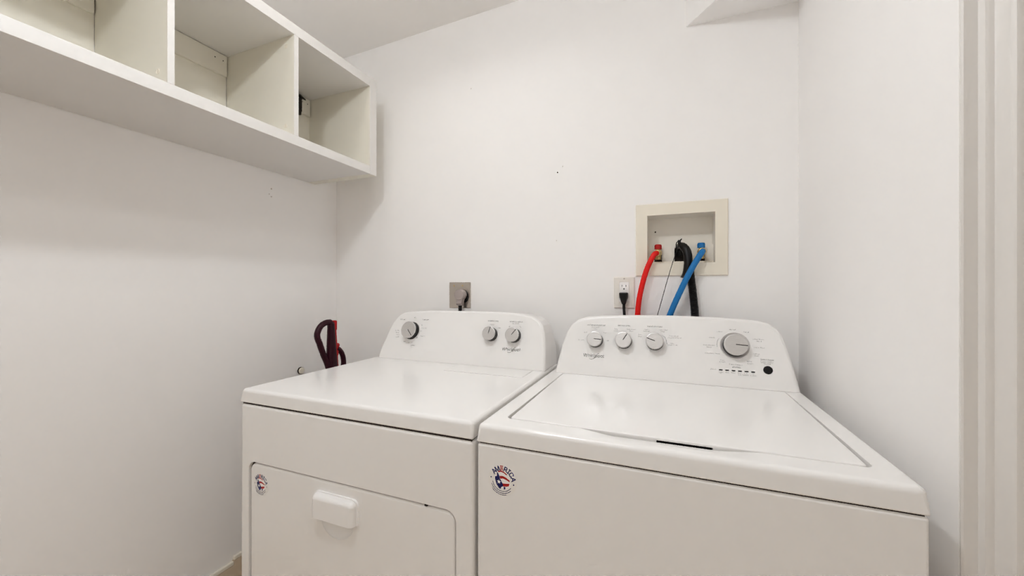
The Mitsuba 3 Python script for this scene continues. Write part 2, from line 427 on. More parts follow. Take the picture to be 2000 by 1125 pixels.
# ---- round flag sticker
def sticker(parent, cx, cz, y, r, tilt):
    F = frame((cx, y, cz), (1, 0, 0), (0, 0, 1), (0, -1, 0))
    base = extrude(Point(0, 0).buffer(r, quad_segs=16), 0.0003)
    st = obj('sticker', moved(base, F), 'sticker_film', parent, False, label='round clear sticker printed with AMERICA and a flag map')

    def U(pts):      # unit drawing -> metres
        return [(p[0] * r, p[1] * r) for p in pts]

    def lay(g, h):
        return moved(extrude(g, 0.00015, 0.0003 + h), F)

    navy, red, white = [], [], []
    arc = [('A', 142), ('M', 120), ('E', 97), ('R', 76), ('I', 58), ('C', 40), ('A', 17)]
    for ch, d in arc:
        if ch == 'E':
            for k in range(3):
                bar = sbox(-0.105 * r, (0.66 + k * 0.115) * r, 0.105 * r, (0.72 + k * 0.115) * r)
                red.append(lay(affinity.rotate(bar, d - 90, origin=(0, 0)), 0.0001))
            continue
        t = meshkit.text_mesh(ch, 0.31 * r, 0.00015, True)
        lo, hi = t.bounds
        t.apply_translation([-(lo[0] + hi[0]) / 2, 0.63 * r, 0.0004])
        t.apply_transform(trimesh.transformations.rotation_matrix(math.radians(d - 90), [0, 0, 1]))
        navy.append(moved(t, F))
    for d in (176, 352):
        navy.append(lay(Point(0.80 * r * math.cos(math.radians(d)), 0.80 * r * math.sin(math.radians(d))).buffer(0.045 * r), 0.0001))
    # country-shaped emblem: blue field with a star on the left, waving stripes on the right
    blob = Polygon(U([(-0.50, 0.20), (-0.40, 0.34), (-0.36, 0.52), (-0.20, 0.60), (0.10, 0.60), (0.32, 0.46), (0.50, 0.22), (0.52, -0.02), (0.50, -0.22), (0.34, -0.38), (0.20, -0.42), (0.05, -0.44), (-0.16, -0.52), (-0.40, -0.28), (-0.52, 0.0)])).buffer(0.03 * r)
    white.append(lay(blob, 0.0))
    red.append(lay(Polygon(U([(-0.34, 0.54), (-0.16, 0.62), (0.06, 0.60), (0.30, 0.46), (0.28, 0.40), (0.05, 0.52), (-0.16, 0.54), (-0.30, 0.48)])), 0.0001))
    red.append(lay(Polygon(U([(-0.22, 0.26), (0.0, 0.30), (0.24, 0.24), (0.50, 0.10), (0.50, 0.0), (0.28, 0.10), (0.02, 0.14), (-0.16, 0.08)])), 0.0001))
    red.append(lay(Polygon(U([(0.02, -0.18), (0.20, -0.16), (0.50, -0.10), (0.46, -0.26), (0.30, -0.34), (0.08, -0.36)])), 0.0001))
    navy.append(lay(Polygon(U([(-0.40, 0.46), (-0.32, 0.42), (-0.22, 0.22), (-0.16, 0.06), (0.02, -0.18), (0.08, -0.36), (-0.04, -0.42), (-0.10, -0.56), (-0.20, -0.55), (-0.40, -0.32), (-0.52, 0.0), (-0.52, 0.16), (-0.40, 0.20)])), 0.0001))
    navy.append(lay(Polygon(U([(0.12, -0.38), (0.24, -0.38), (0.22, -0.54), (0.13, -0.54)])), 0.0001))
    a = np.radians(90 + np.arange(10) * 36.0)
    rr = np.where(np.arange(10) % 2 == 0, 0.17, 0.065) * r
    white.append(lay(affinity.translate(Polygon(np.c_[rr * np.cos(a), rr * np.sin(a)]), -0.24 * r, -0.13 * r), 0.0002))
    fine = []
    for q, (d0, d1) in ((0.70, (196, 330)), (0.82, (205, 318)), (0.93, (224, 286))):
        d = d0
        i = 0
        while d < d1:
            step = 4.2 + 2.2 * ((i * 7) % 3)
            th = np.radians(np.linspace(d, d + step * 0.72, 4))
            fine.append(lay(LineString(np.c_[q * r * np.cos(th), q * r * np.sin(th)]).buffer(0.021 * r, quad_segs=1), 0.0001))
            d += step
            i += 1
    rot = frame((0, 0, 0), (1, 0, 0), (0, 1, 0), (0, 0, 1))
    c, q = math.cos(tilt), math.sin(tilt)
    rot[:2, :2] = [[c, -q], [q, c]]
    M = F @ rot @ np.linalg.inv(F)
    obj('emblem', moved(cat(white), M), 'sticker_white', st, False)
    obj('print', moved(cat(navy), M), 'navy_ink', st, False, label='navy letters and field of the sticker')
    obj('stripes', moved(cat(red), M), 'red_ink', st, False, label='red stripes of the sticker')
    obj('small_print', moved(cat(fine), M), 'print_grey', st, False)
    return st


# ------------------------------------------------------------------ washing machine
W = thing('washing_machine', 'white top-loading washing machine with four silver knobs, right of the dryer', 'washing machine')
wx0, wx1, wyf, wyb = -0.362, 0.342, 0.7085, 1.398
obj('cabinet', rbox((wx0 + 0.001, wyf, 0.03), (wx1 - 0.001, wyb, 0.8742), 0.006, 0.004), 'enamel', W)
for fx in (wx0 + 0.05, wx1 - 0.05):
    for fy in (wyf + 0.05, wyb - 0.05):
        obj('foot', moved(lathe([(0, 0), (0.022, 0), (0.022, 0.012), (0.010, 0.016), (0.010, 0.034), (0, 0.034)], 20), frame((fx, fy, 0), (1, 0, 0), (0, 1, 0), (0, 0, 1))), 'black_matte', W)
top = balls([(x, y, z) for x in (wx0 + 0.012, wx1 - 0.012) for y in (wyf + 0.0105, wyb - 0.012) for z in (0.914 - 0.0105,)] +
            [(x, y, 0.8765 + 0.003) for x in (wx0 + 0.004, wx1 - 0.004) for y in (wyf + 0.0015, wyb - 0.004)], [0.0105] * 4 + [0.003] * 4, 28)


def quad_round(pts, rs):
    """Convex polygon with a radius per corner."""
    return unary_union([Polygon(pts)]).buffer(0) if not rs else Polygon(unary_union([Point(p).buffer(r, quad_segs=8) for p, r in zip(pts, rs)]).convex_hull)


pocket2 = quad_round([(-0.304, 0.7735), (0.288, 0.7735), (0.298, 1.170), (0.298, 1.226), (-0.312, 1.226), (-0.312, 1.170)], [0.0135, 0.0135, 0.0006, 0.0006, 0.0006, 0.0006])
lid2 = quad_round([(-0.3028, 0.7745), (0.2868, 0.7745), (0.2978, 1.172), (0.2978, 1.2255), (-0.3118, 1.2255), (-0.3118, 1.172)], [0.0085, 0.0085, 0.0006, 0.0006, 0.0006, 0.0006])
top = top - man(extrude(pocket2, 0.05, 0.892))
sc = m3.Manifold.hull_points(np.array([(-0.175, 0.774, 0.9142), (0.165, 0.774, 0.9142), (-0.095, 0.774, 0.9068), (0.085, 0.774, 0.9068), (-0.095, 0.756, 0.9072), (0.085, 0.756, 0.9072),
                                        (-0.120, 0.724, 0.9142), (0.110, 0.724, 0.9142), (-0.175, 0.774, 0.93), (0.165, 0.774, 0.93), (-0.120, 0.724, 0.93), (0.110, 0.724, 0.93)]))
top = top - sc
obj('worktop', top, 'enamel', W, smooth=28)
lidb = man(extrude(lid2, 0.0135, 0.8990))
lid_top = []
for d, dz in ((0.0, 0.0125), (0.0004, 0.0137), (0.0014, 0.0147), (0.0030, 0.0152)):
    lid_top.append(man(extrude(lid2.buffer(-d), 0.0002, 0.8990 + dz - 0.0002)))
lidm = m3.Manifold.batch_hull([man(extrude(lid2, 0.012, 0.8990))] + lid_top)
lidm = lidm - box((-0.016, 0.74, 0.89), (0.078, 0.80, 0.9088))
obj('lid', lidm, 'enamel', W, smooth=28)
obj('lid_gap_shade', box((-0.20, 0.790, 0.8930), (0.20, 0.80, 0.8985)), 'black_matte', W, False)  # black liner that paints the shade inside the lid gap, no latch here
obj('seam_shade', box((wx0 + 0.006, wyf + 0.0035, 0.8700), (wx1 - 0.006, wyb - 0.01, 0.8770)), 'dark_void', W, False, label='dark strip painted as shade in the gap under the worktop')  # dark strip puts shade into the gap above the cabinet
wl = [(-0.3440, 0.88), (-0.3405, 0.914), (-0.3330, 0.955), (-0.3223, 1.004), (-0.3110, 1.040), (-0.2960, 1.068), (-0.2760, 1.0855), (-0.2480, 1.0955)]
wr = [(0.3405, 0.88), (0.3350, 0.914), (0.3270, 0.960), (0.3150, 1.020), (0.3060, 1.052), (0.2930, 1.0760), (0.2720, 1.0920), (0.2440, 1.0985)]
wa = [(-0.200, 1.1010), (-0.130, 1.1045), (-0.040, 1.1070), (0.060, 1.1070), (0.150, 1.1045), (0.200, 1.1020)]
obj('console', console_mesh(wl, wr, wa), 'console_plastic', W, smooth=40)


def S(z):
    return (z - Z0) * NRM


knob(W, -0.2126, 0.1138, 0.0245, 0.028, math.radians(-3), label='silver water temperature knob, leftmost on the washer')
knob(W, -0.1234, 0.1153, 0.0250, 0.028, math.radians(58), label='silver water level knob, second on the washer')
knob(W, -0.0309, 0.1165, 0.0255, 0.028, math.radians(160), label='silver rinse knob, third on the washer')
knob(W, 0.1851, 0.1175, 0.0310, 0.026, math.radians(-4), skirt=0.0385, label='large silver cycle knob at the right of the washer console')
for i, (x, s) in enumerate(zip(np.linspace(0.1470, 0.2268, 6), [0.0461] * 6)):
    obj('status_light', put(extrude(rrect(-0.0046, -0.0018, 0.0046, 0.0018, 0.0008), 0.0006), x, s, -0.0002), 'dark_ink', W, False)
obj('start_button', put(lathe([(0, 0), (0.0112, 0), (0.0110, 0.0016), (0.0100, 0.0024), (0, 0.0020)], 32), 0.2627, S(0.9660), 0.0), 'black_matte', W, label='round black start and pause button')
logo(W, -0.2490, -0.1822, S(0.9695))
# WASHER_TEXT: (string, x, s, width, height, bold)
WT = [
    ('WATER TEMPERATURE', -0.2125, 0.1631, 0.0601, 0.0036, True),
    ('(Auto temp)', -0.2146, 0.1565, 0.0250, 0.0029, False),
    ('Cool', -0.2133, 0.1508, 0.0133, 0.0029, False),
    ('Cold', -0.2456, 0.1381, 0.0152, 0.0029, False),
    ('Warm', -0.1824, 0.1392, 0.0179, 0.0029, False),
    ('Tap Cold', -0.2604, 0.1121, 0.0272, 0.0029, False),
    ('Hot', -0.1732, 0.1139, 0.0113, 0.0029, False),
    ('WATER LEVEL', -0.1237, 0.1650, 0.0396, 0.0036, True),
    ('Auto', -0.1489, 0.1530, 0.0144, 0.0029, False),
    ('Sensing', -0.1479, 0.1474, 0.0176, 0.0029, False),
    ('Deep Water', -0.1014, 0.1539, 0.0312, 0.0029, False),
    ('Wash', -0.1012, 0.1480, 0.0125, 0.0029, False),
    ('RINSE OPTIONS', -0.0312, 0.1652, 0.0450, 0.0036, True),
    ('Fabric', -0.0544, 0.1555, 0.0258, 0.0029, False),
    ('Softener', -0.0551, 0.1496, 0.0303, 0.0029, False),
    ('Extra', -0.0742, 0.1376, 0.0122, 0.0029, False),
    ('Rinse', -0.0747, 0.1320, 0.0183, 0.0029, False),
    ('Fabric Soft.', -0.0058, 0.1559, 0.0295, 0.0029, False),
    ('Rinse', -0.0088, 0.1505, 0.0147, 0.0029, False),
    ('Extra Rinse', 0.0238, 0.1379, 0.0288, 0.0029, False),
    ('+ Fabric Softener', 0.0254, 0.1325, 0.0402, 0.0029, False),
    ('Rinse', 0.0200, 0.1150, 0.0172, 0.0029, False),
    ('Normal', 0.1817, 0.1645, 0.0183, 0.0029, False),
    ('Colors', 0.1471, 0.1573, 0.0147, 0.0029, False),
    ('Casual', 0.2158, 0.1586, 0.0128, 0.0029, False),
    ('Towels', 0.1277, 0.1386, 0.0175, 0.0029, False),
    ('Bulky Items /', 0.1190, 0.1158, 0.0324, 0.0029, False),
    ('Sheets', 0.1182, 0.1097, 0.0135, 0.0029, False),
    ('Heavy Duty Wash', 0.1260, 0.0922, 0.0387, 0.0029, False),
    ('Deep Water', 0.2452, 0.1393, 0.0287, 0.0029, False),
    ('Wash', 0.2461, 0.1336, 0.0125, 0.0029, False),
    ('Quick Wash', 0.2455, 0.1156, 0.0273, 0.0029, False),
    ('Delicate', 0.2378, 0.0972, 0.0161, 0.0029, False),
    ('Wash', 0.2380, 0.0921, 0.0136, 0.0029, False),
    ('Drain', 0.1516, 0.0741, 0.0144, 0.0029, False),
    ('& Spin', 0.1515, 0.0688, 0.0144, 0.0029, False),
    ('Rinse', 0.2195, 0.0748, 0.0175, 0.0029, False),
    ('& Spin', 0.2211, 0.0690, 0.0150, 0.0029, False),
    ('Clean Washer', 0.1852, 0.0636, 0.0332, 0.0029, False),
    ('with affresh', 0.1862, 0.0563, 0.0204, 0.0036, True),
    ('Start / Pause', 0.2620, 0.0826, 0.0317, 0.0036, True),
    ('press to start', 0.2617, 0.0776, 0.0304, 0.0029, False),
    ('hold to cancel', 0.2615, 0.0741, 0.0292, 0.0029, False),
    ('and drain', 0.2624, 0.0703, 0.0170, 0.0029, False),
    ('Status', 0.1277, 0.0469, 0.0198, 0.0029, False),
    ('Sensing', 0.1471, 0.0400, 0.0117, 0.0029, False),
    ('Fill', 0.1470, 0.0365, 0.0052, 0.0029, False),
    ('Wash', 0.1626, 0.0401, 0.0090, 0.0029, False),
    ('Rinse', 0.1779, 0.0405, 0.0102, 0.0029, False),
    ('Final', 0.1931, 0.0403, 0.0088, 0.0029, False),
    ('Spin', 0.1935, 0.0361, 0.0076, 0.0029, False),
    ('Cycle', 0.2087, 0.0407, 0.0087, 0.0029, False),
    ('Complete', 0.2079, 0.0364, 0.0150, 0.0029, False),
    ('Lid', 0.2267, 0.0419, 0.0049, 0.0029, False),
    ('Locked', 0.2270, 0.0363, 0.0136, 0.0029, False),
]
LW = obj('lettering', cat([words(*a) for a in WT] + [
    stroke([(-0.0088, 0.1396), (-0.0022, 0.1336), (0.0022, 0.1235), (0.0039, 0.1118)], 0.0008), stroke([(0.0051, 0.1098), (0.0331, 0.1107)], 0.0008),
    stroke([(0.1451, 0.1368), (0.1404, 0.1275), (0.1392, 0.1184), (0.1396, 0.1124)], 0.0008)]), 'grey_ink', W, False)
labels[LW] = {'label': 'small grey print on the washer console', 'kind': 'stuff'}
sticker(W, -0.3040, 0.8068, wyf, 0.0310, math.radians(-3))

# ------------------------------------------------------------------ dryer
D = thing('dryer', 'white front-loading dryer with three silver knobs, left of the washing machine', 'dryer')
dx0, dx1, dyf, dyb = -1.0985, -0.3705, 0.7120, 1.398
body = rbox((dx0, dyf, 0.03), (dx1, dyb, 0.8744), 0.010, 0.004, 24)
hole = rrect(-1.0655, 0.165, -0.4125, 0.7185, 0.026)
body = body - man(moved(extrude(hole, 0.05), on_front(dyf + 0.028)))
obj('cabinet', body, 'enamel', D)
for fx in (dx0 + 0.05, dx1 - 0.05):
    for fy in (dyf + 0.05, dyb - 0.05):
        obj('foot', moved(lathe([(0, 0), (0.022, 0), (0.022, 0.012), (0.010, 0.016), (0.010, 0.034), (0, 0.034)], 20), frame((fx, fy, 0), (1, 0, 0), (0, 1, 0), (0, 0, 1))), 'black_matte', D)
dtop = balls([(x, y, 0.914 - 0.010) for x in (dx0 + 0.012, dx1 - 0.012) for y in (dyf + 0.010, dyb - 0.012)] +
             [(x, y, 0.8768 + 0.003) for x in (dx0 + 0.0035, dx1 - 0.0045) for y in (dyf + 0.0015, dyb - 0.004)], [0.010] * 4 + [0.003] * 4, 28)
obj('seam_shade', box((dx0 + 0.006, dyf + 0.0035, 0.8700), (dx1 - 0.006, dyb - 0.01, 0.8775)), 'dark_void', D, False, label='dark strip painted as shade in the gap under the worktop')  # dark fill stands for the shade in the gap below the dryer top
lint = rrect(-0.700, 1.1185, -0.4135, 1.31, 0.006)
dtop = dtop - (man(extrude(lint, 0.01, 0.9128)) - man(extrude(lint.buffer(-0.0022), 0.02, 0.91)))
obj('worktop', dtop, 'enamel', D, smooth=28)
lt = lint.buffer(-0.0028)
obj('lint_screen_cover', m3.Manifold.batch_hull([man(extrude(lt, 0.0012, 0.9134)), man(extrude(lt.buffer(-0.0006), 0.0002, 0.9148))]).trim_by_plane([0, -1, 0], -1.225), 'enamel', D, smooth=28)
# door with a scooped grip
dr2 = rrect(-1.0615, 0.170, -0.4165, 0.7140, 0.0225)
dm = m3.Manifold.batch_hull([man(moved(extrude(dr2, 0.0180), on_front(dyf + 0.0265)))] +
                            [man(moved(extrude(dr2.buffer(-d), 0.0002), on_front(dyf + 0.0265 - h + 0.0002))) for d, h in ((0.0004, 0.0200), (0.0014, 0.0222), (0.0032, 0.0236), (0.0052, 0.0242))])
ell = m3.Manifold.sphere(1.0, 48).scale([0.056, 0.0100, 0.055]).translate([-0.748, dyf + 0.0015, 0.632])
dm = dm - ell
obj('door_gap_shade', moved(extrude(rrect(-1.0665, 0.164, -0.4115, 0.7195, 0.027) - rrect(-1.0590, 0.1725, -0.4190, 0.7115, 0.020), 0.012), on_front(dyf + 0.0205)), 'dark_void', D, False, label='dark ring painted as shade in the door groove')  # not a rubber part: the ring paints shade into the door groove
DO = obj('door', dm, 'enamel', D, smooth=24)
hp = sbox(-0.8215, 0.6270, -0.6780, 0.690).intersection(rrect(-0.8215, 0.58, -0.6780, 0.6875, 0.017))
plate = moved(extrude(hp, 0.0050), on_front(dyf + 0.0025))
HN = obj('handle', plate, 'white_plastic', DO, smooth=30, label='bright white plastic door handle')
hx0, hx1 = -0.8165, -0.6830
hood = balls([(x, y, z) for x in (hx0 + 0.013, hx1 - 0.013) for y, z in ((dyf - 0.0035, 0.6850 - 0.013), (dyf + 0.0, 0.6850 - 0.013))] +
             [(x, y, 0.60) for x in (hx0 + 0.013, hx1 - 0.013) for y in (dyf - 0.0040, dyf)], [0.013] * 8, 32)
hood = hood.trim_by_plane([0, 0, 1], 0.6275).trim_by_plane([0, -1, 0], -(dyf + 0.0005))
hood = hood - rbox((hx0 + 0.004, dyf - 0.012, 0.60), (hx1 - 0.004, dyf + 0.02, 0.672), 0.003)
obj('grip_hood', hood, 'white_plastic', HN, smooth=35)
obj('door_latch', box((-0.4925, dyf + 0.001, 0.7135), (-0.4865, dyf + 0.012, 0.7185)), 'black_matte', D, False)
sticker(DO, -1.0190, 0.6600, dyf + 0.0022, 0.0290, math.radians(2))
dl = [(-1.0790, 0.88), (-1.0757, 0.914), (-1.0680, 0.955), (-1.0567, 0.9905), (-1.0440, 1.030), (-1.0290, 1.060), (-1.0100, 1.0810), (-0.9850, 1.0935)]
drr = [(-0.3735, 0.88), (-0.3755, 0.914), (-0.3790, 0.975), (-0.3870, 1.035), (-0.3970, 1.062), (-0.4120, 1.0800), (-0.4360, 1.0930), (-0.4700, 1.0985)]
da = [(-0.930, 1.1000), (-0.860, 1.1035), (-0.760, 1.1050), (-0.660, 1.1055), (-0.560, 1.1045), (-0.510, 1.1025)]
obj('console', console_mesh(dl, drr, da), 'console_plastic', D, smooth=40)
knob(D, -0.9315, 0.1143, 0.0330, 0.030, math.radians(-48), skirt=0.0365, label='large silver cycle knob at the left of the dryer console')
knob(D, -0.5870, 0.1155, 0.0250, 0.028, math.radians(78), label='silver temperature knob in the middle of the dryer console')
knob(D, -0.4976, 0.1150, 0.0255, 0.028, math.radians(52), label='silver wrinkle knob at the right of the dryer console')
logo(D, -0.5380, -0.4690, S(0.9725))
DT = [
    ('AUTO DRY', -0.9857, 0.1580, 0.0275, 0.0036, True),
    ('OFF', -0.9267, 0.1675, 0.0146, 0.0029, False),
    ('TIMED DRY', -0.8772, 0.1605, 0.0308, 0.0036, True),
    ('50', -0.8898, 0.1388, 0.0119, 0.0029, False),
    ('Heavy Dry', -0.8782, 0.1274, 0.0259, 0.0029, False),
    ('40', -0.8893, 0.1147, 0.0118, 0.0029, False),
    ('Touch Up', -0.8804, 0.0953, 0.0282, 0.0029, False),
    ('OFF', -0.9034, 0.0877, 0.0142, 0.0036, True),
    ('More Dry', -1.0033, 0.1132, 0.0212, 0.0029, False),
    ('Normal', -1.0003, 0.1044, 0.0199, 0.0029, False),
    ('Damp', -0.9977, 0.0964, 0.0199, 0.0029, False),
    ('Less Dry', -0.9965, 0.0876, 0.0223, 0.0029, False),
    ('OFF', -0.9589, 0.0704, 0.0097, 0.0036, True),
    ('20', -0.9375, 0.0674, 0.0072, 0.0029, False),
    ('30', -0.9243, 0.0681, 0.0072, 0.0029, False),
    ('AIR ONLY', -0.9175, 0.0576, 0.0214, 0.0036, True),
    ('20 min', -0.9193, 0.0503, 0.0142, 0.0029, False),
    ('TEMPERATURE', -0.5864, 0.1651, 0.0431, 0.0036, True),
    ('Medium', -0.5882, 0.1520, 0.0205, 0.0029, False),
    ('High', -0.5577, 0.1403, 0.0141, 0.0029, False),
    ('WRINKLE SHIELD', -0.4956, 0.1652, 0.0489, 0.0036, True),
    ('with tumble', -0.4972, 0.1587, 0.0371, 0.0029, False),
    ('Off', -0.5201, 0.1470, 0.0079, 0.0029, False),
    ('On', -0.4769, 0.1474, 0.0077, 0.0029, False),
]
LD = obj('lettering', cat([words(*a) for a in DT]), 'grey_ink', D, False)
labels[LD] = {'label': 'small grey print on the dryer console', 'kind': 'stuff'}

# ------------------------------------------------------------------ recessed water box
BX = thing('water_supply_box', 'cream recessed laundry water box set in the back wall above the washing machine', 'water box')
fl = sbox(-0.1006, 1.2355, 0.1952, 1.4940) - sbox(-0.0612, 1.2805, 0.1562, 1.4525)
fo = sbox(-0.1006, 1.2355, 0.1952, 1.4940)
fm = m3.Manifold.batch_hull([man(moved(extrude(fo, 0.0045), on_front(YB))), man(moved(extrude(fo.buffer(-0.0025, join_style=2), 0.0065), on_front(YB)))])
fm = fm - man(moved(extrude(sbox(-0.0612, 1.2805, 0.1562, 1.4525), 0.05), on_front(YB + 0.02)))
obj('flange', fm, 'cream_plastic', BX, smooth=False)
tub = box((-0.0640, YB - 0.001, 1.2780), (0.1590, YB + 0.0945, 1.4550)) - box((-0.0612, YB - 0.01, 1.2805), (0.1562, YB + 0.0880, 1.4525))
tub = tub + (box((-0.0612, YB + 0.050, 1.2800), (0.1562, YB + 0.0885, 1.3480)) - box((0.030, YB + 0.045, 1.2900), (0.066, YB + 0.0885, 1.3400)))
obj('tub', tub, 'tub_plastic', BX, False)
obj('mounting_ledge', rbox((-0.0600, YB + 0.022, 1.2806), (0.1555, YB + 0.0495, 1.2880), 0.002), 'cream_plastic', BX)
obj('drain_opening', box((0.0302, YB + 0.0835, 1.2902), (0.0658, YB + 0.0875, 1.3398)), 'dark_void', BX, False)
obj('screw_hole', moved(lathe([(0, 0), (0.003, 0), (0.002, 0.0006), (0, 0.0004)], 12), on_front(YB + 0.088) @ frame((-0.036, 1.405, 0), (1, 0, 0), (0, 1, 0), (0, 0, 1))), 'dark_void', BX)


def valve(x, mat, lab):
    yv = YB + 0.030
    v = obj('valve', cat([moved(lathe([(0, 0), (0.0105, 0), (0.0105, 0.020), (0.0075, 0.022), (0.0075, 0.040), (0, 0.040)], 24), frame((x, yv, 1.2960), (1, 0, 0), (0, 1, 0), (0, 0, 1))),
                          moved(lathe([(0, 0), (0.0125, 0), (0.0135, 0.004), (0.0135, 0.012), (0.0115, 0.016), (0, 0.016)], 24), frame((x, yv - 0.010, 1.3190), (1, 0, 0), (0, 0, 1), (0, -1, 0)))]), 'brass', BX, label=lab)
    a = np.linspace(0, 2 * np.pi, 60, endpoint=False)
    star = Polygon(np.c_[(0.0112 + 0.0012 * np.cos(6 * a)) * np.cos(a), (0.0112 + 0.0012 * np.cos(6 * a)) * np.sin(a)])
    hm = m3.Manifold.batch_hull([man(extrude(star.buffer(-0.001), 0.018)), man(extrude(star, 0.014, 0.002))]) if False else man(extrude(star, 0.015)) + man(extrude(star.buffer(-0.0015), 0.0175))
    obj('valve_handle', tm_of(hm.translate([x, yv, 1.3340])), mat, v, smooth=30)
    obj('valve_seat', box((x - 0.0130, YB + 0.0465, 1.2882), (x + 0.0130, YB + 0.0500, 1.3150)), 'dark_void', v, False)


valve(-0.0255, 'red_handle', 'brass hot water valve with a red handle')
valve(0.1160, 'blue_handle', 'brass cold water valve with a blue handle')


def hose(name, path, r, mat, label, nut):
    k = thing(name, label, 'hose')
    p = spline(path, 12)
    obj('tube', tube(p, r, 20), mat, k, smooth=40)
    d = p[0] - p[1]
    d /= np.linalg.norm(d)
    obj('coupling', tube([p[0] + d * 0.002, p[0] - d * 0.004, p[0] - d * 0.014, p[0] - d * 0.015], [r * 1.12, r * 1.22, r * 1.22, r * 1.02], 20), nut, k, smooth=30)
    return k


hose('hot_water_hose', [(-0.0255, 1.474, 1.3190), (-0.0300, 1.460, 1.3165), (-0.0405, 1.447, 1.3066), (-0.0640, 1.438, 1.2520), (-0.0840, 1.434, 1.1705), (-0.0925, 1.432, 1.0960), (-0.0960, 1.434, 0.98), (-0.0980, 1.436, 0.70)], 0.0092, 'red_rubber',
     'red hot water hose curving down from the red valve behind the washing machine', 'brass')
hose('cold_water_hose', [(0.1160, 1.474, 1.3190), (0.1175, 1.458, 1.3180), (0.1085, 1.440, 1.3050), (0.0805, 1.424, 1.2560), (0.0490, 1.422, 1.1880), (0.0134, 1.428, 1.0990), (-0.0200, 1.434, 0.99), (-0.0500, 1.436, 0.70)], 0.0098, 'blue_rubber',
     'blue cold water hose slanting down from the blue valve across the black drain hose', 'brass')
DH = thing('drain_hose', 'black drain hose hooked into the middle of the recessed water box', 'hose')
gp = spline([(0.0480, 1.550, 1.3200), (0.0480, 1.532, 1.3370), (0.0500, 1.510, 1.3430), (0.0590, 1.480, 1.3370), (0.0690, 1.462, 1.3180), (0.0725, 1.4545, 1.2820), (0.0690, 1.4530, 1.2480), (0.0630, 1.4525, 1.2260)], 10)
gr = np.full(len(gp), 0.0140)
gr[-5:] = (0.0142, 0.0145, 0.0150, 0.0158, 0.0160)
obj('hook_guide', tube(gp, gr, 24), 'black_plastic', DH, smooth=40, label='smooth black hook-shaped guide')
cp = spline([(0.0760, 1.4540, 1.2700), (0.0790, 1.4535, 1.2450), (0.0870, 1.4520, 1.1720), (0.0930, 1.4480, 1.0980), (0.0960, 1.4420, 0.98), (0.0960, 1.4400, 0.72)], 60)
L = np.r_[0, np.cumsum(np.linalg.norm(np.diff(cp, axis=0), axis=1))]
obj('corrugated_tube', tube(cp, 0.0122 + 0.0011 * np.sin(L * 2 * np.pi / 0.0052), 20), 'black_matte', DH, smooth=30)
CT = thing('cable_tie', 'thin black cable tie hanging down from the drain hose, left of the blue hose', 'cable tie')
obj('tail', tube(spline([(0.0440, 1.492, 1.3520), (0.0395, 1.468, 1.3330), (0.0166, 1.446, 1.2600), (-0.0262, 1.420, 1.0983), (-0.0320, 1.418, 1.0750)], 8), 0.0011, 8), 'black_matte', CT)
obj('band', tube(spline([(0.0445 + 0.0165 * math.cos(a) * 0.6, 1.500 + 0.015 * math.cos(a), 1.3440 + 0.0165 * math.sin(a)) for a in np.linspace(0.2, 2 * math.pi + 0.2, 14)], 4), 0.0016, 8), 'black_matte', CT)
obj('buckle', rbox((0.0405, 1.487, 1.3470), (0.0500, 1.496, 1.3640), 0.0015), 'black_plastic', CT)
obj('tip', tube([(0.0475, 1.491, 1.358), (0.0500, 1.489, 1.3640), (0.0530, 1.487, 1.3670)], 0.0022, 10), 'black_plastic', CT)

# ------------------------------------------------------------------ wall outlets and plugs
O1 = thing('wall_outlet', 'cream wall outlet with a black plug in it, left of the water box', 'outlet')
pl = rrect(-0.1785, 1.1180, -0.1045, 1.2335, 0.003)
pm = m3.Manifold.batch_hull([man(moved(extrude(pl, 0.0035), on_front(YB))), man(moved(extrude(pl.buffer(-0.003), 0.0058), on_front(YB)))])
rc2 = rrect(-0.1585, 1.1430, -0.1245, 1.2145, 0.002)
pm = pm - man(moved(extrude(rc2.buffer(0.0008), 0.02), on_front(YB - 0.003)))
obj('cover_plate', pm, 'outlet_plastic', O1, smooth=30)
rm = man(moved(extrude(rc2, 0.0060), on_front(YB - 0.0015)))
for dz in (0.0, -0.0390):
    for xs, w, h in ((-0.1490, 0.0022, 0.0075), (-0.1350, 0.0018, 0.0062)):
        rm = rm - box((xs - w / 2, YB - 0.02, 1.2010 + dz - h / 2), (xs + w / 2, YB - 0.0045, 1.2010 + dz + h / 2))
    rm = rm - m3.Manifold.cylinder(0.02, 0.0026, 0.0026, 20).rotate([90, 0, 0]).translate([-0.1420, YB - 0.0045, 1.1895 + dz])
RK = obj('receptacle', rm, 'white_plastic', O1, smooth=25)
for xs, w, h in ((-0.1490, 0.0022, 0.0075), (-0.1350, 0.0018, 0.0062)):
    obj('slot', box((xs - w / 2, YB - 0.0062, 1.2010 - h / 2), (xs + w / 2, YB - 0.0046, 1.2010 + h / 2)), 'black_matte', RK, False)
obj('slot', tm_of(m3.Manifold.cylinder(0.0016, 0.0026, 0.0026, 20).rotate([90, 0, 0]).translate([-0.1420, YB - 0.0046, 1.1895])), 'black_matte', RK, False)
obj('screw', moved(lathe([(0, 0), (0.0030, 0), (0.0026, 0.0010), (0, 0.0014)], 16), on_front(YB - 0.0055) @ frame((-0.1415, 1.2270, 0), (1, 0, 0), (0, 1, 0), (0, 0, 1))), 'steel', O1)
PG = thing('power_plug', 'black power plug with its cord in the lower socket of the cream wall outlet', 'plug')
pz = 1.1630
pb = m3.Manifold.batch_hull([rbox((-0.1575, YB - 0.0310, pz + 0.0055), (-0.1265, YB - 0.0078, pz + 0.0135), 0.004), rbox((-0.1570, YB - 0.026, pz - 0.006), (-0.1270, YB - 0.0078, pz + 0.010), 0.003),
                             rbox((-0.1480, YB - 0.0310, pz - 0.0300), (-0.1340, YB - 0.0130, pz - 0.0200), 0.004)])
obj('plug_body', pb, 'black_plastic', PG)
